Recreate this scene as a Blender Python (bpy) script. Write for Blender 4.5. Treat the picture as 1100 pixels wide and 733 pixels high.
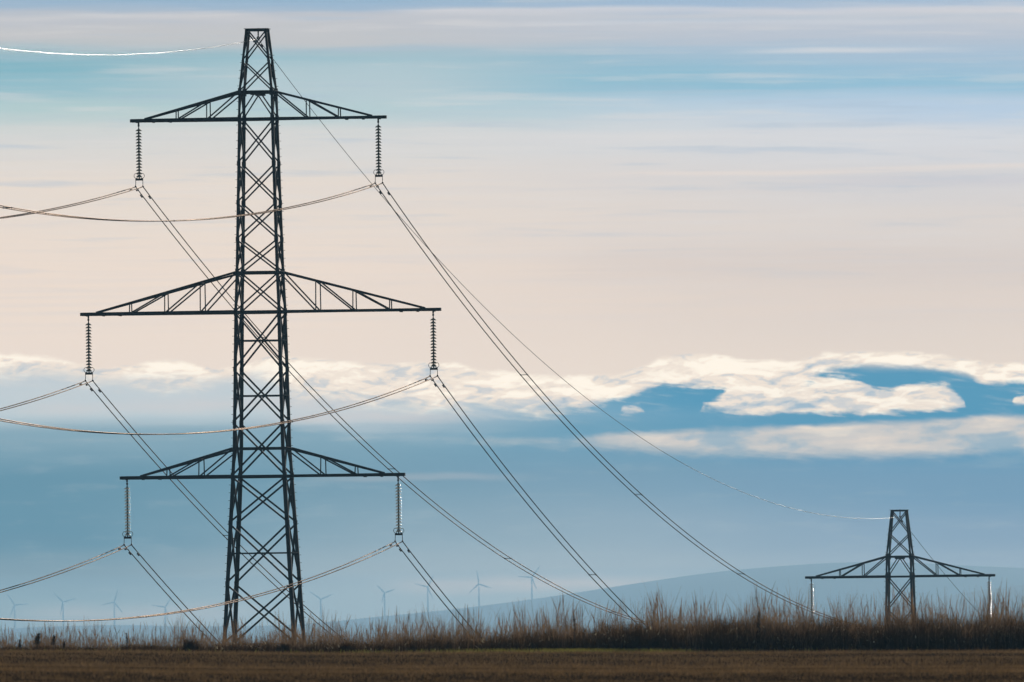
import bpy, math, random
import numpy as np
from mathutils import Vector, Matrix

C = bpy.context.scene.collection
for o in list(bpy.data.objects):
    bpy.data.objects.remove(o)
S = bpy.context.scene
random.seed(11); RNG = np.random.default_rng(5)

# ------------------------------------------------------------------ camera
FPX = 18680.0                                  # telephoto: focal length in photo widths * 1100
PITCH = math.atan(323.5/FPX); ROLL = math.radians(0.68)
f_ = Vector((0, math.cos(PITCH), math.sin(PITCH))); r0 = Vector((1, 0, 0)); u0 = r0.cross(f_)
r_ = r0*math.cos(ROLL)-u0*math.sin(ROLL); u_ = u0*math.cos(ROLL)+r0*math.sin(ROLL)
cd = bpy.data.cameras.new('camera'); cam = bpy.data.objects.new('camera', cd); C.objects.link(cam)
cam.matrix_world = Matrix((( r_.x, u_.x, -f_.x, 0), (r_.y, u_.y, -f_.y, 0), (r_.z, u_.z, -f_.z, 0), (0, 0, 0, 1)))
cd.sensor_width = 36; cd.lens = FPX/1100*36; cd.clip_start = 1; cd.clip_end = 120000
cd.dof.use_dof = True; cd.dof.focus_distance = 960; cd.dof.aperture_fstop = 9
S.camera = cam

# ------------------------------------------------------------------ light and sky
SUN_AZ, SUN_EL = math.radians(10), math.radians(9)
sunv = Vector((math.sin(SUN_AZ)*math.cos(SUN_EL), math.cos(SUN_AZ)*math.cos(SUN_EL), math.sin(SUN_EL)))
sl = bpy.data.lights.new('sun', 'SUN'); sl.energy = 3.2; sl.angle = math.radians(0.5); sl.color = (1, .94, .87)
so = bpy.data.objects.new('sun', sl); C.objects.link(so); so.rotation_euler = (-sunv).to_track_quat('-Z', 'Y').to_euler()
so.location = (0, -50, 200)
S.view_settings.view_transform = 'Standard'; S.view_settings.look = 'None'
S.view_settings.gamma = 1; S.view_settings.use_curve_mapping = False; S.view_settings.exposure = 0
HAZE_D = 5.5e-5; HAZE_TOP = 118.0
HAZE_RADIANCE = (.24, .415, .545)                # what the lit haze itself shows where nothing is behind it

W = bpy.data.worlds.new('World'); S.world = W; W.use_nodes = True
nt = W.node_tree
for n in list(nt.nodes): nt.nodes.remove(n)
class X:                                       # tiny expression builder for math nodes
    def __init__(s, k): s.k = k
def raw(v): return v.k if isinstance(v, X) else v
def M(op, *a, clamp=False, T=None):
    n = (T or nt).nodes.new('ShaderNodeMath'); n.operation = op; n.use_clamp = clamp
    for i, v in enumerate(a):
        v = raw(v)
        if isinstance(v, (int, float)): n.inputs[i].default_value = v
        else: (T or nt).links.new(v, n.inputs[i])
    return X(n.outputs[0])
X.__add__ = lambda a, b: M('ADD', a, b); X.__radd__ = lambda a, b: M('ADD', b, a)
X.__sub__ = lambda a, b: M('SUBTRACT', a, b); X.__rsub__ = lambda a, b: M('SUBTRACT', b, a)
X.__mul__ = lambda a, b: M('MULTIPLY', a, b); X.__rmul__ = lambda a, b: M('MULTIPLY', b, a)
X.__truediv__ = lambda a, b: M('DIVIDE', a, b); X.__rtruediv__ = lambda a, b: M('DIVIDE', b, a)
def sstep(x, a, b):
    n = nt.nodes.new('ShaderNodeMapRange'); n.interpolation_type = 'SMOOTHSTEP'
    nt.links.new(x.k, n.inputs[0]); n.inputs[1].default_value = a; n.inputs[2].default_value = b
    return X(n.outputs[0])
def vec(x, y, z=0.0):
    n = nt.nodes.new('ShaderNodeCombineXYZ')
    for i, v in enumerate((x, y, z)):
        v = raw(v)
        if isinstance(v, (int, float)): n.inputs[i].default_value = v
        else: nt.links.new(v, n.inputs[i])
    return n.outputs[0]
def noise(x, y, z=0.0, detail=5, rough=.55, dist=0.0):     # about -0.5..0.5
    n = nt.nodes.new('ShaderNodeTexNoise'); nt.links.new(vec(x, y, z), n.inputs['Vector'])
    n.inputs['Scale'].default_value = 1; n.inputs['Detail'].default_value = detail
    n.inputs['Roughness'].default_value = rough; n.inputs['Distortion'].default_value = dist
    return X(n.outputs[0])-.5
def curve(x, pts, lo, hi):                     # piecewise value over photo-wide azimuth
    n = nt.nodes.new('ShaderNodeFloatCurve'); c = n.mapping.curves[0]
    x0, x1 = pts[0][0], pts[-1][0]
    P_ = [((a-x0)/(x1-x0), (b-lo)/(hi-lo)) for a, b in pts]
    while len(c.points) < len(P_): c.points.new(.5, .5)
    for p, q in zip(c.points, P_): p.location = q; p.handle_type = 'AUTO'
    n.mapping.update(); t = M('MULTIPLY', x-x0, 1/(x1-x0), clamp=True)
    nt.links.new(t.k, n.inputs['Value'])
    return X(n.outputs[0])*(hi-lo)+lo
def lin(c): return tuple((v/255/12.92 if v/255 <= .04045 else ((v/255+.055)/1.055)**2.4) for v in c)
def ramp(x, pts, x0, x1):
    n = nt.nodes.new('ShaderNodeValToRGB'); r = n.color_ramp; r.interpolation = 'EASE'
    while len(r.elements) < len(pts): r.elements.new(.5)
    for e, (a, c) in zip(r.elements, pts): e.position = 0
    for e, (a, c) in zip(list(r.elements), pts):
        e.position = (a-x0)/(x1-x0); e.color = (*lin(c), 1)
    t = M('MULTIPLY', x-x0, 1/(x1-x0), clamp=True); nt.links.new(t.k, n.inputs[0]); return n.outputs[0]
def mix(f, a, b, kind='MIX'):
    n = nt.nodes.new('ShaderNodeMix'); n.data_type = 'RGBA'; n.blend_type = kind
    for s, v in ((n.inputs[0], f), (n.inputs[6], a), (n.inputs[7], b)):
        v = raw(v)
        if isinstance(v, (int, float)): s.default_value = v
        elif isinstance(v, tuple): s.default_value = (*v[:3], 1)
        else: nt.links.new(v, s)
    return n.outputs[2]
tc = nt.nodes.new('ShaderNodeTexCoord'); sp = nt.nodes.new('ShaderNodeSeparateXYZ'); nt.links.new(tc.outputs['Generated'], sp.inputs[0])
dx, dy, dz = [X(sp.outputs[i]) for i in range(3)]
AZ = M('ARCTAN2', dx, dy)                      # azimuth, 0 straight ahead
U = AZ*FPX+550; EL = M('ARCSINE', dz)*FPX; V = 690-EL
warp = noise(U/420, V/26, 3.1, 3)
Vw = V+warp*30+noise(U/150, V/8, 7.7, 4)*9+(U-550)*-.012
skyL = ramp(Vw, [(-40, (120,165,195)), (0, (150,180,205)), (22, (190,194,201)), (38, (194,196,199)), (70, (132,181,196)), (90, (146,188,201)), (118, (178,203,206)), (150, (214,214,212)), (205, (229,218,208)), (300, (234,219,207)), (425, (232,219,209)), (432, (190,203,210)), (462, (135,168,185)), (520, (106,149,171)), (575, (108,150,172)), (615, (126,158,176)), (650, (140,170,184)), (700, (136,168,186))], -40, 700)
skyR = ramp(Vw, [(-40, (130,165,200)), (0, (165,188,212)), (18, (196,202,211)), (36, (184,195,209)), (58, (168,192,212)), (88, (146,190,213)), (112, (182,204,224)), (145, (212,215,220)), (200, (212,210,211)), (235, (218,211,207)), (300, (218,208,202)), (425, (228,216,206)), (432, (92,153,185)), (462, (90,153,186)), (520, (120,158,185)), (575, (137,166,189)), (615, (150,174,193)), (650, (158,182,193)), (700, (140,172,192))], -40, 700)
base = mix(sstep(U+noise(U/260, V/60, 9)*200, 200, 1000), skyL, skyR)
def layer(col_in, top, bot, soft_t, soft_b, n_t, n_b, colour, amount=1.0):
    m = sstep((V-top+n_t)/soft_t, -.5, .6)*sstep((bot-V+n_b)/soft_b, -.5, .9)
    return mix(m*amount, col_in, colour), m
base = mix(sstep(M('ABSOLUTE', U-360), 330, 40)*sstep(M('ABSOLUTE', V-84), 38, 10)*.6, base, lin((196,208,212)))
# thin streaks high up
st = noise(U/330, V/3.2, 1.7, 4)
for (va, ua, ub, h, amt, col) in ((12, 430, 1500, 3.0, .6, (226,220,220)), (24, 560, 1020, 2.2, .45, (205,212,222)), (62, 830, 1020, 2.4, .75, (216,218,222)), (190, 640, 1500, 2.6, .6, (232,220,212)), (203, 850, 1500, 6, .5, (196,198,208)), (20, -300, 330, 3, .4, (214,212,212)), (288, 600, 1300, 16, .3, (206,197,195)), (330, 600, 1400, 12, .3, (230,214,202))):
    d = M('ABSOLUTE', V-va+noise(U/240, 0.3, va, 2)*12+(U-550)*.01*(-1 if va < 30 else .6))
    s = sstep(d, h*2.0, 0)*sstep(U+st*160, ua-60, ua+80)*sstep(U+st*160, ub+60, ub-90)*(st*1.2+.75)
    base = mix(M('MULTIPLY', s, amt, clamp=True), base, lin(col))
base = mix(M('MULTIPLY', M('ABSOLUTE', noise(U/520, V/9, 5.5, 5))*sstep(V, 380, 330), .9, clamp=True), base, lin((205,206,212)))
# mottled cirrus texture over everything above the bank, faint mottling below
ci = noise(U/240+V/80, V/13-U/700, 15, 6, .55)
base = mix(M('MULTIPLY', sstep(ci, .02, .22)*sstep(V, 395, 150), .34, clamp=True), base, lin((222,219,218)))
base = mix(M('MULTIPLY', sstep(ci, -.03, -.22)*sstep(V, 395, 150), .40, clamp=True), base, lin((170,190,208)))
mo = noise(U/95, V/16, 18, 6, .6)
base = mix(M('MULTIPLY', sstep(mo, 0, .25)*sstep(V, 440, 480), .22, clamp=True), base, lin((170,188,198)))
# cumulus bank: edges follow the silhouette, billows from layered noise
bx_, by_ = U/62+V/150, V/21
wx = noise(bx_*.7, by_*.7, 4, 4); wy = noise(bx_*.7, by_*.7, 8, 4)
bil = noise(bx_+wx*1.8, by_+wy*1.5, 2, 6, .52)
fine = noise(bx_*2.6+wx*3.4, by_*2.0+wy*2.6, 6, 4, .5)
wisp = noise(U/40-V/16, V/6.5-U/85, 12, 5, .6)
crisp = noise(U/13+wx*3, V/7+wy*3, 14, 5, .6)
relief = bil-(noise(bx_+wx*1.8, by_+wy*1.5-.30, 2, 4, .5))
def sh(pts): return [(a, b+(a-550)*.01187) for a, b in pts]
topA = curve(U, sh([(-150,386),(0,383),(60,387),(120,397),(180,391),(235,398),(305,387),(400,393),(470,390),(520,400),(570,404),(640,406),(690,394),(750,383),(800,390),(850,390),(900,380),(945,381),(1000,382),(1050,391),(1100,392),(1250,399)]), 350, 480)
depth = sstep(V-topA+bil*8, 6, 40)
rel2 = fine-noise(bx_*2.6+wx*3.4, by_*2.0+wy*2.6-.35, 6, 3, .5)
white = ramp(relief*-.95+rel2*-.45+bil*.6+wisp*.22+.555-depth*.07-M('MULTIPLY', sstep(U, 620, 380), .03), [(.26, (158,184,202)), (.40, (208,209,210)), (.49, (238,226,214)), (.62, (255,246,232))], 0, 1)
botA = curve(U, sh([(-150,408),(0,406),(100,410),(205,417),(260,406),(325,432),(450,440),(560,443),(625,439),(665,428),(700,414),(740,409),(790,412),(850,411),(880,402),(905,394),(950,393),(1000,397),(1035,402),(1062,413),(1100,411),(1250,405)]), 350, 480)
softb = curve(U, [(-150,26),(0,24),(300,24),(560,16),(660,9),(740,6),(900,6),(1100,5),(1250,5)], 0, 30)
under = mix(sstep(U+noise(U/200, V/30, 41)*140, 330, 760), lin((186,202,210)), lin((92,154,186)))
base = mix(sstep(V-topA+bil*10+wisp*8, 2, 20)*sstep(V, 462, 434), base, mix(sstep(wisp+bil*.7, .0, .35)*.55, under, lin((196,203,207))))
# grey-blue veil under the bank on the left
base = layer(base, topA+6, botA+30, 10.0, 26.0, bil*8, bil*26+noise(U/120,V/8,21,4)*40, lin((196,205,211)), sstep(U, 620, 300)*.75)[0]
base, mA = layer(base, topA-2, botA+sstep(U, 600, 700)*sstep(U, 880, 840)*6, 5.0, softb+1, bil*12+fine*6+crisp*5, (bil*24+fine*14+wisp*20)*(1-sstep(U, 840, 900)*.55)+crisp*8, white)
topB = curve(U, sh([(650,452),(664,448),(672,437),(685,438),(696,449),(742,452),(754,438),(772,428),(795,411),(850,404),(890,408),(925,411),(950,420),(975,417),(1000,415),(1020,419),(1034,430),(1042,447),(1070,452),(1084,447),(1092,427),(1130,424)]), 400, 460)
botB = curve(U, sh([(650,440),(664,441),(675,443),(690,441),(700,438),(742,437),(756,440),(850,443),(950,444),(1020,440),(1036,437),(1050,430),(1080,430),(1090,433),(1130,438)]), 400, 460)
base, mB = layer(base, topB-2, botB+1, 6.0, 6.0, bil*14+fine*9+wisp*18+crisp*8, bil*12+fine*8+wisp*14+crisp*7, white, .97)
# blue rents inside the bank
rent = sstep(wisp+fine*.5, .13, .30)*sstep(V, 400, 408)*sstep(V, 446, 432)*sstep(U, 700, 800)*sstep(U, 1060, 960)
base = mix(rent*.75, base, lin((120,165,190)))
# soft second layer
topD = curve(U, sh([(430,470),(540,472),(620,469),(680,465),(760,462),(850,458),(950,454),(1050,449),(1150,447)]), 430, 500)
botD = curve(U, sh([(430,466),(540,474),(620,478),(680,482),(760,487),(850,489),(950,489),(1050,487),(1150,487)]), 430, 500)
dcol = ramp(noise(bx_*.6, by_*.55, 31, 5)+.5, [(.34, (165,184,197)), (.47, (216,208,202)), (.60, (238,224,210))], 0, 1)
base = layer(base, topD, botD+2, 9.0, 13.0, bil*10+wisp*4+fine*4, bil*18+wisp*10, dcol, (sstep(U, 480, 760)*.34+.50)*(noise(U/70, V/9+U/400, 37, 5, .55)*.8+1.0))[0]
# paler, milkier air low in the middle of the view
base = mix(M('MULTIPLY', sstep(M('ABSOLUTE', U-520+noise(U/200, V/60, 51, 3)*160), 520, 60)*sstep(V, 455, 640), .62, clamp=True), base, lin((170,188,199)))
base = mix(sstep(V, 570, 650)*.28, base, lin((160,180,194)))
# faint pink strips low down
for (va, ua, ub, h, amt) in ((433, 20, 360, 8, .35), (447, 300, 480, 6, .45), (628, 440, 700, 9, .42), (655, 30, 240, 12, .28), (511, 360, 520, 4, .25)):
    d = M('ABSOLUTE', V-va+noise(U/110, 0.3, va, 2)*10)
    s = sstep(d, h*1.6, 0)*sstep(U, ua-60, ua+50)*sstep(U, ub+80, ub-40)*(noise(U/90, V/8, va, 4)+.8)
    base = mix(M('MULTIPLY', s, amt, clamp=True), base, lin((214,205,204)))
# the air in front of this sky adds its own light: what lies beyond it is the difference
Tr = M('MAXIMUM', M('EXPONENT', (-HAZE_D*HAZE_TOP*FPX)/M('MAXIMUM', EL, 20.0)), .22)
inv = 1/Tr
sky_beyond = nt.nodes.new('ShaderNodeVectorMath'); sky_beyond.operation = 'SCALE'; nt.links.new(base, sky_beyond.inputs[0]); nt.links.new(inv.k, sky_beyond.inputs['Scale'])
sub = nt.nodes.new('ShaderNodeVectorMath'); sub.operation = 'SCALE'; sub.inputs[0].default_value = HAZE_RADIANCE; nt.links.new((inv-1).k, sub.inputs['Scale'])
dif = nt.nodes.new('ShaderNodeVectorMath'); dif.operation = 'SUBTRACT'; nt.links.new(sky_beyond.outputs[0], dif.inputs[0]); nt.links.new(sub.outputs[0], dif.inputs[1])
mx = nt.nodes.new('ShaderNodeVectorMath'); mx.operation = 'MAXIMUM'; nt.links.new(dif.outputs[0], mx.inputs[0]); mx.inputs[1].default_value = (0.01, .02, .03)
ns = nt.nodes.new('ShaderNodeTexSky'); ns.sky_type = 'NISHITA'; ns.sun_disc = False
ns.sun_elevation = SUN_EL; ns.sun_rotation = SUN_AZ; ns.air_density = 1; ns.dust_density = .6; ns.ozone_density = 2
b1 = nt.nodes.new('ShaderNodeBackground'); b1.inputs[1].default_value = .05; nt.links.new(ns.outputs[0], b1.inputs[0])
b2 = nt.nodes.new('ShaderNodeBackground'); b2.inputs[1].default_value = 1.0; nt.links.new(mx.outputs[0], b2.inputs[0])
wm = nt.nodes.new('ShaderNodeMixShader'); wo = nt.nodes.new('ShaderNodeOutputWorld')
near_h = sstep(EL, 1500, 900)*sstep(M('ABSOLUTE', AZ), .75, .35)
nt.links.new(near_h.k, wm.inputs[0]); nt.links.new(b1.outputs[0], wm.inputs[1]); nt.links.new(b2.outputs[0], wm.inputs[2]); nt.links.new(wm.outputs[0], wo.inputs[0])

# ------------------------------------------------------------------ materials
def mat(name, col, rough=.7, metal=0.0, spec=.5, var=0.0, vscale=1.0, trans=0.0, tcol=None, bump=0.0):
    m = bpy.data.materials.new(name); m.use_nodes = True; t = m.node_tree; b = t.nodes['Principled BSDF']
    b.inputs['Roughness'].default_value = rough; b.inputs['Metallic'].default_value = metal
    b.inputs['Specular IOR Level'].default_value = spec; b.inputs['Base Color'].default_value = (*col, 1)
    if var or bump:
        tc = t.nodes.new('ShaderNodeTexCoord'); n = t.nodes.new('ShaderNodeTexNoise'); n.inputs['Scale'].default_value = vscale; n.inputs['Detail'].default_value = 6
        t.links.new(tc.outputs['Object'], n.inputs['Vector'])
    if var:
        r = t.nodes.new('ShaderNodeValToRGB'); r.color_ramp.elements[0].position = .3; r.color_ramp.elements[1].position = .7
        r.color_ramp.elements[0].color = (*[c*(1-var) for c in col], 1); r.color_ramp.elements[1].color = (*[min(1, c*(1+var)) for c in col], 1)
        t.links.new(n.outputs[0], r.inputs[0]); t.links.new(r.outputs[0], b.inputs['Base Color'])
    if bump:
        bp = t.nodes.new('ShaderNodeBump'); bp.inputs['Strength'].default_value = bump; t.links.new(n.outputs[0], bp.inputs['Height']); t.links.new(bp.outputs[0], b.inputs['Normal'])
    if trans:
        tr = t.nodes.new('ShaderNodeBsdfTranslucent'); mxs = t.nodes.new('ShaderNodeMixShader'); mxs.inputs[0].default_value = trans
        tr.inputs[0].default_value = (*(tcol or col), 1)
        if var and not tcol: t.links.new(r.outputs[0], tr.inputs[0])
        t.links.new(b.outputs[0], mxs.inputs[1]); t.links.new(tr.outputs[0], mxs.inputs[2]); t.links.new(mxs.outputs[0], t.nodes['Material Output'].inputs[0])
    return m
STEEL = mat('weathered_steel', (.012, .014, .022), .75, 0, .06, .4, 1.5)
FITTING = mat('dark_fitting', (.02, .02, .024), .6, 0, .15)
def wire_mat(name, col, gloss, rough, amt, sc):
    m = bpy.data.materials.new(name); m.use_nodes = True; t = m.node_tree; t.nodes.clear()
    o = t.nodes.new('ShaderNodeOutputMaterial'); d = t.nodes.new('ShaderNodeBsdfDiffuse'); g = t.nodes.new('ShaderNodeBsdfGlossy'); x = t.nodes.new('ShaderNodeMixShader')
    tc = t.nodes.new('ShaderNodeTexCoord'); n = t.nodes.new('ShaderNodeTexNoise'); n.inputs['Scale'].default_value = sc; n.inputs['Detail'].default_value = 1; t.links.new(tc.outputs['Object'], n.inputs['Vector'])
    r = t.nodes.new('ShaderNodeMapRange'); r.inputs[1].default_value = .35; r.inputs[2].default_value = .65; r.inputs[3].default_value = amt*.4; r.inputs[4].default_value = amt
    t.links.new(n.outputs[0], r.inputs[0]); t.links.new(r.outputs[0], x.inputs[0])
    d.inputs[0].default_value = (*col, 1); g.inputs[0].default_value = (*gloss, 1); g.inputs['Roughness'].default_value = rough
    t.links.new(d.outputs[0], x.inputs[1]); t.links.new(g.outputs[0], x.inputs[2]); t.links.new(x.outputs[0], o.inputs[0]); return m
ALU = wire_mat('stranded_aluminium', (.022, .018, .018), (.75, .58, .46), .30, .045, .05)
ALUE = wire_mat('bright_earth_wire', (.03, .03, .032), (.9, .88, .85), .14, .10, .10)
def glass(name, col, rough, spec, trans, tcol, tp, metal=0):
    m = mat(name, col, rough, metal, spec, 0, 1, trans, tcol)
    _t = m.node_tree; _o = _t.nodes['Material Output']; _l = _o.inputs[0].links[0].from_socket
    _tp = _t.nodes.new('ShaderNodeBsdfTransparent'); _x = _t.nodes.new('ShaderNodeMixShader'); _x.inputs[0].default_value = tp
    _t.links.new(_l, _x.inputs[1]); _t.links.new(_tp.outputs[0], _x.inputs[2]); _t.links.new(_x.outputs[0], _o.inputs[0]); return m
GLASS = glass('shaded_glass', (.02, .025, .02), .5, .25, .25, (.5, .55, .4), .15)  # upper and middle strings: unlit look put into a dark colour
GLASS_LOW_GLINT = glass('low_glint_glass', (.6, .6, .54), .27, 1, .4, (.95, .97, .85), .2, .6)  # lower strings: sun glint put into a pale, half metallic colour
GLASS_FAR_GLINT = glass('far_glint_glass', (1, .98, .93), .27, 1, .25, (1, 1, .95), .1, .9)  # distant strings: strongest sun glint, put into a near-white metallic colour
TURB = mat('turbine_white', (.85, .86, .88), .5)
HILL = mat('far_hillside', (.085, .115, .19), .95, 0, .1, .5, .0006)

# ------------------------------------------------------------------ helpers
class MB:
    def __init__(s): s.v = []; s.f = []; s.sm = []
    def add(s, vs, fs, smooth=False):
        k = len(s.v); s.v += [tuple(v) for v in vs]; s.f += [tuple(i+k for i in f) for f in fs]; s.sm += [smooth]*len(fs)
    def box(s, c, h, ax=None):
        ax = ax or (Vector((1,0,0)), Vector((0,1,0)), Vector((0,0,1))); c = Vector(c)
        vs = [c+ax[0]*h[0]*i+ax[1]*h[1]*j+ax[2]*h[2]*k for i in (-1,1) for j in (-1,1) for k in (-1,1)]
        s.add(vs, [(0,1,3,2),(4,6,7,5),(0,4,5,1),(2,3,7,6),(0,2,6,4),(1,5,7,3)])
    def angle(s, p, q, size, th=None, ref=None, flip=1):     # rolled steel L section from p to q
        p = Vector(p); q = Vector(q); d = (q-p).normalized(); th = th or size*.16
        ref = Vector(ref or (0, 1, 0)); 
        if abs(d.dot(ref)) > .95: ref = Vector((1, 0, 0))
        a = d.cross(ref).normalized()*flip; b = a.cross(d).normalized()
        pr = [(0,0),(size,0),(size,th),(th,th),(th,size),(0,size)]
        o = -size*.4
        vs = [e+a*(x+o)+b*(y+o) for e in (p, q) for x, y in pr]
        s.add(vs, [(i, (i+1) % 6, 6+(i+1) % 6, 6+i) for i in range(6)]+[(5,4,3,2,1,0), (6,7,8,9,10,11)])
    def tube(s, pts, r, n=6, closed=False, smooth=True, rs=None):
        pts = [Vector(p) for p in pts]; N = len(pts); vs = []
        for i, p in enumerate(pts):
            if closed: d = pts[(i+1) % N]-pts[i-1]
            else: d = pts[min(i+1, N-1)]-pts[max(i-1, 0)]
            d.normalize(); ref = Vector((0,0,1)) if abs(d.z) < .8 else Vector((1,0,0))
            a = d.cross(ref).normalized(); b = d.cross(a); rr = rs[i] if rs else r
            vs += [p+(a*math.cos(2*math.pi*k/n)+b*math.sin(2*math.pi*k/n))*rr for k in range(n)]
        fs = [(i*n+k, i*n+(k+1) % n, ((i+1) % N)*n+(k+1) % n, ((i+1) % N)*n+k) for i in range(N if closed else N-1) for k in range(n)]
        if not closed: fs += [tuple(range(n))[::-1], tuple((N-1)*n+k for k in range(n))]
        s.add(vs, fs, smooth)
    def lathe(s, prof, n=14, c=(0,0,0)):
        vs = [(c[0]+r*math.cos(2*math.pi*k/n), c[1]+r*math.sin(2*math.pi*k/n), c[2]+z) for r, z in prof for k in range(n)]
        s.add(vs, [(i*n+k, i*n+(k+1) % n, (i+1)*n+(k+1) % n, (i+1)*n+k) for i in range(len(prof)-1) for k in range(n)], True)
    def build(s, name, m, parent=None):
        me = bpy.data.meshes.new(name); me.from_pydata(s.v, [], s.f); me.materials.append(m)
        me.polygons.foreach_set('use_smooth', s.sm); me.update()
        o = bpy.data.objects.new(name, me); C.objects.link(o)
        if parent: o.parent = parent
        return o
def empty(name, loc, rz=0.0):
    o = bpy.data.objects.new(name, None); C.objects.link(o); o.location = loc; o.rotation_euler = (0, 0, rz); o.empty_display_size = .5; return o
def tag(o, label, cat, group=None):
    o['label'] = label; o['category'] = cat
    if group: o['group'] = group
    return o
def struct(o): o['kind'] = 'structure'; return o
def stuff(o, label, cat): o['kind'] = 'stuff'; return tag(o, label, cat)
KIDS = {}
def copy_tree(o, parent=None):
    c = o.copy(); C.objects.link(c)
    if parent: c.parent = parent
    for ch in [x for x in bpy.data.objects if x.parent == o]: copy_tree(ch, c)
    return c

# ------------------------------------------------------------------ terrain
RIDGE = 480.0
_ridge_px = ([-3000, 0, 130, 345, 525, 765, 1100, 4000], [2, -3.5, -5, -10, -10.7, -13.6, -16, -22])
def ridge_z(x): return np.interp(550+x/RIDGE*FPX, *_ridge_px)*RIDGE/FPX
def ground_z(x, y):
    x = np.asarray(x, float); y = np.asarray(y, float)
    zr = ridge_z(x); d = y-RIDGE
    und = .045*np.sin(y/17.0+x*.02)*np.clip(-d/40, 0, 1)+.02*np.sin(y/6.1+1+x*.05)*np.clip(-d/30, 0, 1)
    fld = zr+d*.0030+und-np.clip((300-y)/300, 0, 1)*.15
    far = np.interp(y, [480, 500, 560, 700, 934, 1100, 1266, 1700, 2600, 6000, 40000], [0, -.12, -.9, -3.3, -7.7, -19, -31.5, -44, -58, -60, -60])
    w = np.clip(d/80, 0, 1); hill = np.where(y > 2000, 0, .8*np.sin(x/210)*w)
    return np.where(d <= 0, fld, zr*(1-w)+far+hill)
def sheet(xs, ys, zf, name, m):
    xs = np.asarray(xs); ys = np.asarray(ys); gx, gy = np.meshgrid(xs, ys); gz = zf(gx, gy)
    v = np.stack([gx, gy, gz], -1).reshape(-1, 3); nx, ny = len(xs), len(ys)
    i = (np.arange(ny-1)[:, None]*nx+np.arange(nx-1)[None]).ravel(); f = np.stack([i, i+1, i+nx+1, i+nx], -1)
    me = bpy.data.meshes.new(name); me.from_pydata(v.tolist(), [], f.tolist()); me.materials.append(m); me.shade_smooth()
    o = bpy.data.objects.new(name, me); C.objects.link(o); return o
soil = mat('field_soil', (.045, .027, .015), .95, 0, 0, .5, .6, bump=.4)
xs = np.concatenate([[-12000, -6000, -2500, -1000, -400, -150, -80], np.arange(-40, 40.1, .8), [80, 150, 400, 1000, 2500, 6000, 12000]])
ys = np.concatenate([[-400, -100, -20, 0], np.arange(40, 300, 20), np.arange(300, 520, 1.5), np.arange(520, 1400, 25), [1500, 1700, 2100, 2600, 3500, 5000, 8000, 12000, 18000, 24000, 30500]])
struct(sheet(xs, ys, ground_z, 'ground', soil))

# far hills, seen only through the air
def hills(prof, Y, front, back, seed, step, name):
    rr = np.random.default_rng(seed)
    px = np.array([p[0] for p in prof]); el = np.array([p[1] for p in prof])
    xs = np.arange((px[0]-550)/FPX*Y, (px[-1]-550)/FPX*Y, step)
    u = 550+xs/Y*FPX; top = np.interp(u, px, el)
    k = np.ones(9)/9; top = np.convolve(np.pad(top, 4, 'edge'), k, 'valid')*Y/FPX
    ph = rr.uniform(0, 6, 8); top = top+sum(.5*np.sin(xs/(35+40*i)+ph[i]) for i in range(5))*.5
    ts = np.concatenate([np.linspace(-1, 0, 16), np.linspace(0, 1, 6)[1:]]); ysr = Y+np.where(ts < 0, ts*front, ts*back)
    s = np.cos(np.clip(np.abs(ts), 0, 1)*math.pi/2)**1.6
    gx, gy = np.meshgrid(xs, ysr)
    z = -61+(top[None]+61)*s[:, None]+sum(1.2*np.sin(gx/(300+90*i)+ph[i])*np.cos(gy/(420+60*i)+ph[i+3]) for i in range(4))*((1-s)*s)[:, None]*3
    v = np.stack([gx, gy, z], -1).reshape(-1, 3); nx, ny = len(xs), len(ysr)
    i = (np.arange(ny-1)[:, None]*nx+np.arange(nx-1)[None]).ravel(); f = np.stack([i, i+1, i+nx+1, i+nx], -1)
    me = bpy.data.meshes.new(name); me.from_pydata(v.tolist(), [], f.tolist()); me.materials.append(HILL); me.shade_smooth()
    o = bpy.data.objects.new(name, me); C.objects.link(o); return struct(o)
hills([(-3000, 24), (-400, 24), (0, 19), (40, 22), (65, 27), (90, 28), (110, 24), (150, 21), (180, 23), (240, 18), (300, 20), (400, 28), (430, 32), (491, 37), (550, 42), (600, 50), (640, 55), (703, 67), (780, 74), (859, 81), (900, 82.8), (960, 81), (1045, 76), (1100, 71.5), (1300, 66), (1700, 70), (2600, 45), (4500, 30)], 24000, 5500, 2200, 3, 25, 'hills')
hills([(800, -20), (900, 18), (950, 34), (1000, 45), (1050, 52), (1100, 58), (1180, 62), (1500, 48), (2600, 30), (4000, -10)], 19500, 3200, 2400, 7, 25, 'hills')
TURB_Y = 26800
tl = [(13, 650, [(-8, 11.5), (15, 1), (-4.5, -11)]), (65, 646.8, [(-9, 8.5), (13.5, 3.6), (-3, -14)]), (120, 647, [(4.5, 15), (-15, -3.5), (8.5, -11)]),
      (174.5, 652.5, [(-14.5, 2.5), (6, 9.5), (3, -13)]), (342, 644, [(-10, 7), (13, 5.5), (-.7, -12)]), (410.5, 637, [(-5, 5), (9, 3), (-2, -7)]),
      (457, 630.8, [(-14.5, 4), (5, 10), (5, -11)]), (512, 627.5, [(-1.7, 13), (-11, -10), (13.5, -4.5)]), (569, 620.5, [(-14, 1), (8, 11), (4.5, -11.5)])]
def el_of(px, py): return 690-py-(px-550)*.01187
bp = [(-3000, 12)]+[(px, el_of(px, py)-31) for px, py, _ in tl]+[(700, 34), (1500, 30), (3000, 5)]
hills(bp, TURB_Y+150, 1400, 3000, 5, 60, 'hills')
K = TURB_Y/FPX

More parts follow.
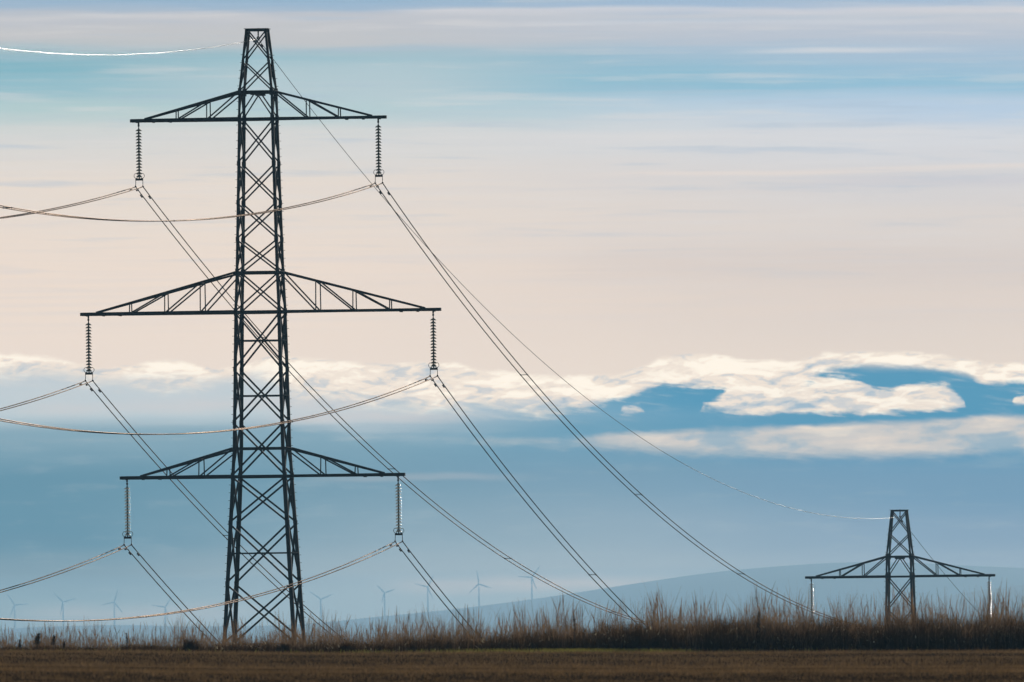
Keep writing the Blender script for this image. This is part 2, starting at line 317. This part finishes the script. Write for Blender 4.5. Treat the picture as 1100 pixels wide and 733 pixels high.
# ------------------------------------------------------------------ wind turbines
tlab = ['hazy wind turbine at the far left edge, first of the row', 'faint wind turbine with one blade hanging along its tower, second from the left', 'faint wind turbine with one blade almost upright, third from the left beside the low wire',
        'short looking hazy turbine just above the low conductor, left of the tall pylon', 'very faint wind turbine just right of the tall pylon legs', 'smallest and faintest wind turbine, left of the insulator conductors',
        'hazy wind turbine crossed by the falling conductors below the lowest crossarm', 'clearest wind turbine with one blade straight up, over the pink cloud strip', 'rightmost wind turbine, standing where the hill begins to rise']
for (px, py, bl), lb in zip(tl, tlab):
    hx = (px-550)*K-(690-py)*0.01187*K; hz = el_of(px, py)*K; H_ = 31*K+12
    small = .75 if px == 410.5 else 1
    t = tag(empty('wind_turbine', (hx, TURB_Y, hz-H_)), lb, 'wind turbine', 'wind turbines on the hazy skyline')
    b = MB(); b.tube([(0,0,0), (0,0,H_*.5), (0,0,H_-1)], 1, 12, rs=[1.3, 1.05, .8]); b.build('tower', TURB, t)
    b = MB(); b.tube([(0,-3.2,H_), (0,-2.6,H_), (0,4,H_), (0,5,H_)], 1, 8, rs=[1.1, 1.5, 1.5, 1.0]); b.build('nacelle', TURB, t)
    b = MB(); b.tube([(0,-5,H_), (0,-4.2,H_), (0,-3.2,H_)], 1, 10, rs=[.3, 1.1, 1.4]); b.build('hub', TURB, t)
    a0 = math.atan2(bl[0][1], bl[0][0]); a0 = math.atan2(math.sin(a0), math.cos(a0))
    for k in range(3):
        a = math.atan2(bl[k][1], bl[k][0]); d = Vector((math.cos(a), 0, math.sin(a))); n = Vector((-math.sin(a), 0, math.cos(a))); L = 21*small
        o0 = Vector((0, -4, H_)); vs = []; secs = [(.8, .7, .5), (3.5, 1.5, .4), (9, 1.15, .25), (16, .75, .14), (L, .4, .08)]
        for s_, w_, th_ in secs: vs += [o0+d*s_+n*w_*.6, o0+d*s_+Vector((0, th_, 0)), o0+d*s_-n*w_*.8, o0+d*s_-Vector((0, th_, 0))]
        b = MB(); b.add(vs, [(i*4+j, i*4+(j+1) % 4, i*4+4+(j+1) % 4, i*4+4+j) for i in range(len(secs)-1) for j in range(4)]+[(3,2,1,0), (16,17,18,19)]); b.build('blade', TURB, t)

# ------------------------------------------------------------------ pylons
TH = math.radians(7.14)
TOP1 = Vector((-13.49, 934, 33.07)); HT = 41.0
TOP2 = Vector((28.04, 1265.57, 9.25))
WZ = [0, -3.35, -4.8, -13.05, -15.17, -22.5, -24.0, -31.4, -41.0]; WW = [1.16, 1.87, 1.93, 2.33, 2.5, 2.8, 2.97, 3.8, 4.9]
def bw(z): return float(np.interp(-z, [-a for a in WZ], WW))/2
def corner(sx, sy, z): return Vector((sx*bw(z), sy*bw(z), z+HT))
pyl = empty('pylon', (TOP1.x, TOP1.y, TOP1.z-HT), -TH)
tag(pyl, 'tall dark lattice pylon with three pairs of crossarms, the near one at left', 'pylon', 'lattice pylons carrying the line')
panels = [0, -1.7, -3.35, -4.8, -7.2, -9.3, -11.27, -13.05, -15.17, -18.25, -21.1, -24.0, -26.5, -29.75, -33.0, -36.8, -41.0]
for sx in (-1, 1):
    for sy in (-1, 1):
        b = MB()
        zz = WZ[:]
        for z0, z1 in zip(zz[:-1], zz[1:]):
            sz = .13 if z0 > -4 else (.155 if z0 > -15 else (.18 if z0 > -23 else .21))
            p, q = corner(sx, sy, z1), corner(sx, sy, z0); th = sz*.2
            pr = [(0,0),(sz,0),(sz,th),(th,th),(th,sz),(0,sz)]
            if sx*sy < 0: pr = pr[::-1]
            vs = [e+Vector((-sx*x_, -sy*y_, 0)) for e in (p, q) for x_, y_ in pr]
            b.add(vs, [(i, (i+1) % 6, 6+(i+1) % 6, 6+i) for i in range(6)]+[(5,4,3,2,1,0), (6,7,8,9,10,11)])
        if sx < 0 and sy < 0 or sx > 0 and sy > 0:       # step bolts up two legs
            z = -40.0
            while z < -1: 
                p = corner(sx, sy, z); b.box(p+Vector((sx*.04, 0, 0)), (.045, .011, .011)); z += .42
        g = b                                             # splice plates at the joints
        for z in panels[2:-1]:
            p = corner(sx, sy, z); hgt = .20 if z in (-3.35, -4.8, -13.05, -15.17, -22.5, -24.0) else .13
            g.box(p+Vector((-sx*.09, sy*.012, 0)), (.09, .010, hgt)); g.box(p+Vector((sx*.012, -sy*.09, 0)), (.010, .09, hgt))
        g.build('leg', STEEL, pyl)
fcs = [((-1,-1),(1,-1)), ((1,-1),(1,1)), ((1,1),(-1,1)), ((-1,1),(-1,-1))]
for fi, (a, c) in enumerate(fcs):
    b = MB(); nrm = Vector(((a[0]+c[0])/2, (a[1]+c[1])/2, 0)); inn = -nrm*.05
    for i, (z0, z1) in enumerate(zip(panels[:-1], panels[1:])):
        sz = .075 if z0 > -4 else (.085 if z0 > -15 else .10)
        A0, A1, B0, B1 = corner(*a, z0), corner(*a, z1), corner(*c, z0), corner(*c, z1)
        if z0 == -3.35:
            m_ = (A0+B0)/2; b.angle(m_+inn, A1+inn, sz, ref=nrm); b.angle(m_+inn, B1+inn, sz, ref=nrm)
            b.box(m_-Vector((0,0,.09)), (.28 if abs(nrm.y) else .01, .01 if abs(nrm.y) else .28, .10))
        else:
            b.angle(A0+inn, B1+inn, sz, ref=nrm); b.angle(B0+inn*2.2, A1+inn*2.2, sz, ref=nrm)
        if z0 in (0,): b.angle(A0, B0, .13, ref=nrm)
        if z0 in (-15.17, -18.25, -26.5, -33.0):
            zm = z0+(z1-z0)*.5; b.angle(corner(*a, zm)+inn*.4, corner(*c, zm)+inn*.4, .07, ref=nrm)
    for z, s_ in ((-3.35, .15), (-4.8, .14), (-13.05, .15), (-15.17, .16), (-22.5, .13), (-24.0, .16)):
        b.angle(corner(*a, z), corner(*c, z), s_, ref=nrm)
    b.build('bracing', STEEL, pyl)
for z in (-4.8, -15.17, -24.0, -33.0):                    # plan bracing on each crossarm level
    b = MB(); b.box((0, 0, z+HT), (.16, .16, .012)); b.angle(corner(-1,-1,z), corner(1,1,z), .07, ref=(0,0,1)); b.angle(corner(1,-1,z), corner(-1,1,z), .07, ref=(0,0,1))
    b.build('diaphragm', STEEL, pyl)
ARMS = [(-4.8, -3.35, 6.87, 6.15, (2.7, 4.4), 6.5), (-15.17, -13.05, 9.7, 8.9, (3.13, 5.1, 7.05), 9.35), (-24.0, -22.5, 7.65, 6.6, (3.3, 5.1), 7.35)]
for (zb, zt, L, Lc, vs_, La) in ARMS:
    for sx in (-1, 1):
        b = MB(); wb, wt = bw(zb), bw(zt)
        def bc(x, sy): t = (x-wb)/(L-wb); return Vector((sx*x, sy*(wb*(1-t)+.09*t), zb+HT))
        def tcp(x, sy): t = (x-wt)/(Lc-wt); return Vector((sx*x, sy*(wt*(1-t)+.11*t), zt+HT+(zb+.07-zt)*t))
        for sy in (-1, 1):
            b.angle(bc(wb, sy), bc(L, sy), .155, ref=(0, 0, 1), flip=sx*sy); b.angle(tcp(wt, sy), tcp(Lc, sy), .11, ref=(0, 0, 1))
            prev = tcp(wt, sy)
            for x in vs_:
                b.angle(tcp(x, sy), bc(x, sy), .062); b.angle(prev, bc(x, sy), .08); prev = tcp(x, sy)
        xs_ = [wb]+list(vs_)+[Lc]                         # bracing in the bottom plane
        for i in range(len(xs_)-1):
            s_ = 1 if i % 2 else -1; b.angle(bc(xs_[i], s_), bc(xs_[i+1], -s_), .065, ref=(0, 0, 1))
            if i: b.angle(bc(xs_[i], 1), bc(xs_[i], -1), .065, ref=(0, 0, 1)); b.angle(tcp(xs_[i], 1), tcp(xs_[i], -1), .06, ref=(0, 0, 1))
        for k in range(3): b.box((sx*(L-.28-k*.9), 0, zb+HT-.07), (.05, .12+.12*k, .05))
        b.box((sx*(L-.02), 0, zb+HT+.0), (.10, .15, .085)); b.box((sx*La, 0, zb+HT-.12), (.04, .05, .10))
        b.build('crossarm', STEEL, pyl)
b = MB(); b.box((.05, 0, HT-.12), (.035, .035, .20)); b.tube([(.05,-.22,HT-.40), (.05,0,HT-.34), (.05,.22,HT-.42)], .035, 6); b.box((.05, -.28, HT-.46), (.04, .08, .05)); b.box((.05, .28, HT-.48), (.04, .08, .05))
b.build('earth_wire_clamp', FITTING, pyl)
p2 = copy_tree(pyl); p2.location = (TOP2.x, TOP2.y, TOP2.z-HT)
p2['label'] = 'smaller distant lattice pylon at right, only its top pair of crossarms above the grass'

# ------------------------------------------------------------------ insulator strings
SL = 3.55
ins0 = empty('insulator_string', (0, 0, 0), -TH)
b = MB(); b.tube([(0,0,-.16), (0,0,-.42)], .03, 6); b.box((0,0,-.26), (.05,.03,.05)); b.build('hanger', FITTING, ins0)
b = MB(); b.tube([(0,0,-.40), (0,0,-3.12)], .036, 8)
for k in range(16): b.tube([(0,0,-.43-k*.165), (0,0,-.48-k*.165)], .048, 8)
b.build('cap_rod', FITTING, ins0)
db = MB(); db.lathe([(.05, .040), (.085, .034), (.120, .010), (.150, -.020), (.172, -.052), (.166, -.058)], 24)
disc = None
for k in range(16):
    if disc is None: disc = db.build('disc', GLASS, ins0); d_ = disc
    else: d_ = disc.copy(); C.objects.link(d_)
    d_.location = (0, 0, -.50-k*.165)
for s in (-1, 1):
    b = MB(); b.tube([(s*.17+.11*math.cos(t), 0, -2.96+.13*math.sin(t)) for t in np.linspace(0, 2*math.pi, 17)[:-1]], .016, 6, closed=True)
    b.tube([(s*.06, 0, -3.12), (s*.16, 0, -3.08)], .014, 6); b.build('arcing_ring', FITTING, ins0)
b = MB(); b.box((0,0,-3.16), (.21,.03,.055)); b.build('yoke_plate', FITTING, ins0)
for s in (-1, 1):
    b = MB(); b.tube([(s*.19,0,-3.18), (s*.20,0,-3.48)], .018, 6); b.tube([(s*.20,-.16,-3.56), (s*.20,-.05,-3.52), (s*.20,.05,-3.52), (s*.20,.16,-3.58)], .035, 6, rs=[.02,.045,.045,.02]); b.build('suspension_clamp', FITTING, ins0)
axx = Vector((math.cos(TH), -math.sin(TH), 0)); lin_d = Vector((math.sin(TH), math.cos(TH), 0))
ATT = {'TL': (-6.5, -8.35), 'TR': (6.5, -8.35), 'ML': (-9.35, -18.75), 'MR': (9.35, -18.75), 'BL': (-7.35, -27.6), 'BR': (7.35, -27.6)}
il = {'TL': 'dark glass insulator string under the left end of the tall pylon top crossarm', 'TR': 'dark glass insulator string under the right end of the tall pylon top crossarm',
      'ML': 'glass insulator string at the left end of the widest middle crossarm', 'MR': 'glass insulator string at the right end of the widest middle crossarm',
      'BL': 'sunlit glass insulator string at the left end of the lowest crossarm', 'BR': 'sunlit glass insulator string at the right end of the lowest crossarm',
      'F-': 'glinting insulator string hanging left on the small distant pylon', 'F+': 'brightly glinting insulator string hanging right on the small distant pylon'}
IG = 'insulator strings hanging from the crossarms'; first = True; disc_mesh = {}
for k, T, (x, z) in [(k, TOP1, v) for k, v in ATT.items()]+[('F-', TOP2, ATT['TL']), ('F+', TOP2, ATT['TR'])]:
    o = ins0 if first else copy_tree(ins0); first = False
    o.location = T+axx*x+Vector((0, 0, z+SL)); tag(o, il[k], 'insulator', IG)
    if k[0] in 'BF':           # same glass, but sun glow put into the colour of lower and distant strings
        g_ = GLASS_FAR_GLINT if k[0] == 'F' else GLASS_LOW_GLINT
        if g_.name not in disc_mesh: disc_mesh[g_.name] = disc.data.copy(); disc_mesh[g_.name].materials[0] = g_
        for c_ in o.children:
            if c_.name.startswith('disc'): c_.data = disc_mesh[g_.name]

# ------------------------------------------------------------------ wires
SAG = 8.3; NA, NB = -.0735, .00032; THN = math.radians(7.6); near_d = -Vector((math.sin(THN), math.cos(THN), 0))
wl = {'T': 'top', 'M': 'widest middle', 'B': 'lowest'}
def damper(p, d, par):
    b = MB(); n = Vector((0,0,-1)); c = p+n*.09
    b.tube([p, c], .014, 6); b.tube([c-d*.20, c-d*.10-n*.015, c, c+d*.10-n*.015, c+d*.20], .009, 5)
    for s in (-1, 1): b.tube([c+d*s*.13, c+d*s*.15, c+d*s*.23, c+d*s*.25], .05, 8, rs=[.02, .052, .052, .03])
    b.build('damper', FITTING, par)
def bundle(label, A, fn, n, L, dvec, spacers, ends, grp):
    root = tag(empty('conductor_bundle', A), label, 'power line', grp); side = Vector((dvec.y, -dvec.x, 0)).normalized()*.20
    if side.x < 0: side = -side
    for s in (-1, 1):
        t_ = np.linspace(0, 1, n)**1.0*L; b = MB()
        b.tube([fn(t)-A+side*s for t in t_], .026, 8); b.build('wire', ALU, root)
    for t in spacers:
        p = fn(t)-A; d = (fn(t+.5)-fn(t-.5)).normalized(); b = MB()
        b.tube([p-side*1.0, p+side*1.0], .022, 6)
        for s in (-1, 1): b.tube([p+side*s-d*.10, p+side*s-d*.05, p+side*s+d*.05, p+side*s+d*.10], .04, 8, rs=[.025,.045,.045,.025])
        b.build('spacer', FITTING, root)
    for t in ends:
        for s in (-1, 1):
            tt = t+(.35 if s > 0 else 0); d = (fn(tt+.3)-fn(tt)).normalized(); damper(fn(tt)-A+side*s, d, root)
SPF = math.hypot(TOP2.x-TOP1.x, TOP2.y-TOP1.y)
FG, NG = 'twin conductors falling to the distant pylon', 'twin conductors coming towards the camera'
for k, (x, z) in ATT.items():
    A = TOP1+axx*x+Vector((0,0,z)); B = TOP2+axx*x+Vector((0,0,z)); sd = 'left' if k[1] == 'L' else 'right'
    def fn(t, A=A, B=B):
        q = t/SPF; p = A.lerp(B, q); p.z -= 4*SAG*q*(1-q); return p
    off = {'TL': 47, 'TR': 62, 'ML': 52, 'MR': 70, 'BL': 60, 'BR': 66}[k]
    bundle('twin cable from the %s end of the %s crossarm down to the far right' % (sd, wl[k[0]]), A, fn, 160, SPF, lin_d, [off+j*55 for j in range(5) if off+j*55 < SPF-5], [2.1, SPF-2.6], FG)
    def fn2(t, A=A):
        p = A+near_d*t; p.z = A.z+NA*t+NB*t*t; return p
    off = {'TL': 48, 'TR': 74, 'ML': 52, 'MR': 54, 'BL': 60, 'BR': 40}[k]
    bundle('twin cable from the %s end of the %s crossarm to the left edge' % (sd, wl[k[0]]), A, fn2, 160, 300, near_d, [off+j*50 for j in range(4)], [1.6], NG)
def earth(label, A, fn, L):
    root = tag(empty('earth_wire', A), label, 'power line', 'earth wires along the pylon tops'); b = MB(); b.tube([fn(t)-A for t in np.linspace(0, L, 160)], .015, 8); b.build('wire', ALUE, root)
    for t in (1.4,): damper(fn(t)-A, (fn(t+.3)-fn(t)).normalized(), root)
A = TOP1+Vector((.05,0,-.5)); B = TOP2+Vector((.05,0,-.5))
def fe(t):
    q = t/SPF; p = A.lerp(B, q); p.z -= 4*7.3*q*(1-q); return p
earth('single thin wire curving from the tall pylon peak to the distant pylon peak', A, fe, SPF)
def fe2(t): p = A+near_d*t; p.z = A.z-.0640*t+.00030*t*t; return p
earth('single bright wire glinting from the tall pylon peak to the upper left edge', A, fe2, 300)
def fe3(t): p = B+lin_d*t; p.z = B.z-.135*t+.00026*t*t; return p
earth('short thin wire dropping right from the distant pylon peak into the grass', B, fe3, 230)

# ------------------------------------------------------------------ vegetation
def px_at(x, y): return 550+x/y*FPX
def ribbons(name, m, base, hgt, wid, lean, curl, seg=4, plume=None):
    """many tapering blades in one mesh; base Nx3, others N"""
    N = len(base); az = RNG.uniform(0, 2*np.pi, N); face = RNG.uniform(-1.2, 1.2, N)
    t = np.linspace(0, 1, seg+1)[None, :, None]
    ld = np.stack([np.cos(az), np.sin(az), np.zeros(N)], -1)[:, None]
    c = base[:, None]+np.array([0,0,1.])*hgt[:, None, None]*(t-.12*np.abs(curl)[:, None, None]*t**3)+ld*(lean[:, None, None]*t+curl[:, None, None]*t**2)*hgt[:, None, None]
    sdv = np.stack([np.cos(face), np.sin(face), np.zeros(N)], -1)[:, None]
    w = wid[:, None, None]*(1-.75*t)*.5
    if plume is not None:
        bulge = np.exp(-((t-.86)/.10)**2)*plume[:, None, None]; w = w+bulge
    v = np.stack([c-sdv*w, c+sdv*w], 2).reshape(-1, 3)
    k = 2*(seg+1); i = (np.arange(N)[:, None]*k+np.arange(seg)[None]*2).ravel()
    f = np.stack([i, i+1, i+3, i+2], -1)
    me = bpy.data.meshes.new(name); me.vertices.add(len(v)); me.vertices.foreach_set('co', v.ravel())
    me.loops.add(f.size); me.loops.foreach_set('vertex_index', f.ravel().astype(np.int32))
    me.polygons.add(len(f)); me.polygons.foreach_set('loop_start', np.arange(0, f.size, 4, dtype=np.int32)); me.polygons.foreach_set('loop_total', np.full(len(f), 4, np.int32))
    me.update(calc_edges=True); me.materials.append(m)
    o = bpy.data.objects.new(name, me); C.objects.link(o); return o
straw = mat('dry_grass', (.19, .115, .06), .6, 0, .08, .8, 2.9, .5)
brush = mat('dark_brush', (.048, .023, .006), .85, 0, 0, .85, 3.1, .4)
stub = mat('stubble', (.23, .135, .058), .9, 0, 0, .85, .9, .35)
green = mat('verge_grass', (.36, .31, .05), .6, 0, .3, .3, 2, .5)
pale = mat('pale_leaf', (.55, .45, .28), .22, 0, .8, .3, 3, .5)
def scatter(n, y0, y1, dens, clump=0.0):
    y = RNG.uniform(y0, y1, n); hw = y*(570/FPX)*1.25; x = RNG.uniform(-1, 1, n)*hw
    if clump:
        m_ = RNG.random(n) < clump; cx = RNG.uniform(-20, 20, 420); cy = RNG.uniform(y0, y1, 420); k = RNG.integers(0, 420, n); s_ = RNG.uniform(.06, .28, 420)
        x = np.where(m_, cx[k]+RNG.normal(0, 1, n)*s_[k], x); y = np.where(m_, cy[k]+RNG.normal(0, 1, n)*s_[k], y)
        lean = np.where(m_, RNG.normal(0, 1, 420)[k]*.0, 0)
    p = px_at(x, y); keep = RNG.random(n) < np.interp(p, *dens); x, y = x[keep], y[keep]
    return np.stack([x, y, ground_z(x, y)-.02], -1), px_at(x, y)
# tall wispy stems
B_, p_ = scatter(120000, 481, 500, ([0, 250, 430, 560, 720, 1100], [.24, .36, .42, .46, .56, .56]), .5)
n = len(B_); hm = np.interp(p_, [0, 150, 250, 430, 560, 720, 1100], [.70, .74, .84, 1.02, 1.12, 1.34, 1.42])
patch = .90+.09*np.sin(B_[:, 0]*1.9)+.09*np.sin(B_[:, 0]*4.7+1.3)+.07*np.sin(B_[:, 0]*11.3)+.06*np.sin(B_[:, 0]*23.1+2)
h_ = hm*patch*np.clip(.28+RNG.gamma(2.2, .17, n), .2, 1.35)
tall = RNG.random(n) < .004; h_ = np.where(tall, hm*RNG.uniform(1.1, 1.4, n), h_)
g = ribbons('tall_grass', straw, B_, h_, RNG.uniform(.003, .0075, n), RNG.normal(0, .12, n)+RNG.normal(0, .22, n)*(RNG.random(n) < .25), RNG.normal(.05, .15, n), 5, np.where(RNG.random(n) < .30, RNG.uniform(.004, .016, n), 0))
stuff(g, 'tall dry wispy grass stems standing along the field edge', 'grass')
# dark tangled bottom growth
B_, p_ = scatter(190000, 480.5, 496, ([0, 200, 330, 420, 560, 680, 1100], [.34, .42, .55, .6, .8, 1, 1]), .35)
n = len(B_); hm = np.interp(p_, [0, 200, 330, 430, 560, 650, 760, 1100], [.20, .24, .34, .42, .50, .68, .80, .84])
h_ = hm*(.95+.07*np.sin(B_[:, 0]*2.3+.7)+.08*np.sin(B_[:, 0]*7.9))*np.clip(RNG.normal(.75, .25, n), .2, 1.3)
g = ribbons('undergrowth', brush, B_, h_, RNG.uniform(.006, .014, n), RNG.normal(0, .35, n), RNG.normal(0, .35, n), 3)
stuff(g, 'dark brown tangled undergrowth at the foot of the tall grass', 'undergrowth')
# pale broad leaves that catch the sun
B_, p_ = scatter(1800, 480.5, 492, ([0, 250, 300, 1100], [.15, .4, 1, 1])); n = len(B_)
B_[:, 2] += RNG.uniform(.05, .95, n)*np.interp(p_, [0, 300, 560, 700, 1100], [.25, .3, .5, .75, .75])
g = ribbons('dead_leaves', pale, B_, RNG.uniform(.04, .10, n), RNG.uniform(.015, .035, n), RNG.normal(0, 1.6, n), RNG.normal(0, .8, n), 2)
stuff(g, 'pale dead leaves caught in the dark grass, glinting in the sun', 'leaves')
# field stubble
B_, p_ = scatter(240000, 306, 481.5, ([0, 1100], [1, 1])); n = len(B_)
h_ = RNG.uniform(.03, .095, n)*(1+.3*np.sin(B_[:, 1]/9)+.3*np.sin(B_[:, 0]*3.1+B_[:, 1]*.7)*np.sin(B_[:, 0]*1.3-B_[:, 1]*.31)); h_ = np.where(RNG.random(n) < .01, h_*2.0, h_)
g = ribbons('field_stubble', stub, B_, h_, RNG.uniform(.004, .010, n), RNG.normal(0, .3, n), RNG.normal(0, .3, n), 2)
stuff(g, 'short brown stubble covering the flat field in front', 'stubble')
# greener strip along the edge
B_, p_ = scatter(26000, 477, 481, ([330, 470, 560, 680, 740, 1000], [0.02, .25, .9, .8, .15, 0]), .75); n = len(B_)
g = ribbons('verge_grass', green, B_, RNG.uniform(.07, .16, n), RNG.uniform(.006, .012, n), RNG.normal(0, .3, n), RNG.normal(0, .3, n), 2)
stuff(g, 'short yellow green grass strip along the field edge at the centre', 'grass')

# seed-headed docks and dark tussocks that stand out of the grass
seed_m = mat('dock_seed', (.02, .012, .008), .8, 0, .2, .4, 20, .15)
stem_m = mat('dock_stem', (.06, .038, .024), .7)
def dock(px, h, lean, lab, fat=1.0):
    y = 481.5; x = (px-550)/FPX*y; z = float(ground_z(x, y)); t = tag(empty('dock_plant', (x, y, z-.02)), lab, 'plant', 'dock plants in the grass')
    b = MB(); b.tube([(0,0,0), (lean*.4,0,h*.5), (lean,0,h)], .006, 6, rs=[.009,.007,.003]); b.build('stem', stem_m, t)
    b = MB()
    for i in range(int(150*fat)):
        q = random.uniform(.45, 1); r = .05*fat*(1.15-q)*random.uniform(.2, 1.3)+.008; a = random.uniform(0, 6.3); c = Vector((lean*(q*q)+math.cos(a)*r, math.sin(a)*r, h*q+random.uniform(-.02, .02)))
        s_ = random.uniform(.012, .024); e = [Vector([random.uniform(-1, 1) for _ in range(3)])*s_ for _ in range(3)]
        b.add([c+e[0], c+e[1], c+e[2], c-e[0]*.8], [(0,1,2), (0,2,3), (0,3,1), (1,3,2)])
    b.build('seed_head', seed_m, t)
dock(35, .52, .09, 'darkest leaning dock seed head in the short grass at far left', 2.4)
dock(53.5, .46, .02, 'slim upright dock seed head just right of the leaning one', 1.7)
dock(17.5, .33, 0, 'short dock seed head nearest the left edge', .9)
dock(64.5, .30, .02, 'low dock seed head under the second wind turbine', .9)
dock(133.5, .52, -.04, 'thin dock stem with a drooping head below the third wind turbine', .6)
dock(811, 1.15, .02, 'tall dark dock spike above the dense grass left of the distant pylon', 1.5)
dock(614, 1.05, -.03, 'tall slender dock head in the thinner grass near the centre', .9)
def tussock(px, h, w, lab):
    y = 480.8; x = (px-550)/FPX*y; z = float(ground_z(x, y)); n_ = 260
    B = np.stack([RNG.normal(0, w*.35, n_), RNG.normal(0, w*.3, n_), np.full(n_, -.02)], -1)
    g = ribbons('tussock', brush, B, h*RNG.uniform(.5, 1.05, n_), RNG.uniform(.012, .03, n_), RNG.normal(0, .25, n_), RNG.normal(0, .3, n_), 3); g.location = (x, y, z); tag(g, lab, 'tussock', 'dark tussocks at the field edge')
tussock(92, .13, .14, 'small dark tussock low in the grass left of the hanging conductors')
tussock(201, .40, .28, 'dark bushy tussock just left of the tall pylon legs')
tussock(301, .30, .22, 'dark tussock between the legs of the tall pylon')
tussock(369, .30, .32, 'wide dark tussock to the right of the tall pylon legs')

# ------------------------------------------------------------------ the air
hb = MB(); z0, z1 = -62.5, HAZE_TOP; x0, y0, y1 = 12500, -450, 31000
hb.box((0, (y0+y1)/2, (z0+z1)/2), (x0, (y1-y0)/2, (z1-z0)/2))
hm_ = bpy.data.materials.new('haze'); hm_.use_nodes = True; t = hm_.node_tree
for n_ in list(t.nodes): t.nodes.remove(n_)
ho = t.nodes.new('ShaderNodeOutputMaterial'); hv = t.nodes.new('ShaderNodeVolumePrincipled'); hv.inputs['Color'].default_value = (.41, .74, 1.0, 1)
hv.inputs['Density'].default_value = HAZE_D; hv.inputs['Anisotropy'].default_value = .25; t.links.new(hv.outputs[0], ho.inputs['Volume'])
h = hb.build('haze', hm_); h['kind'] = 'stuff'
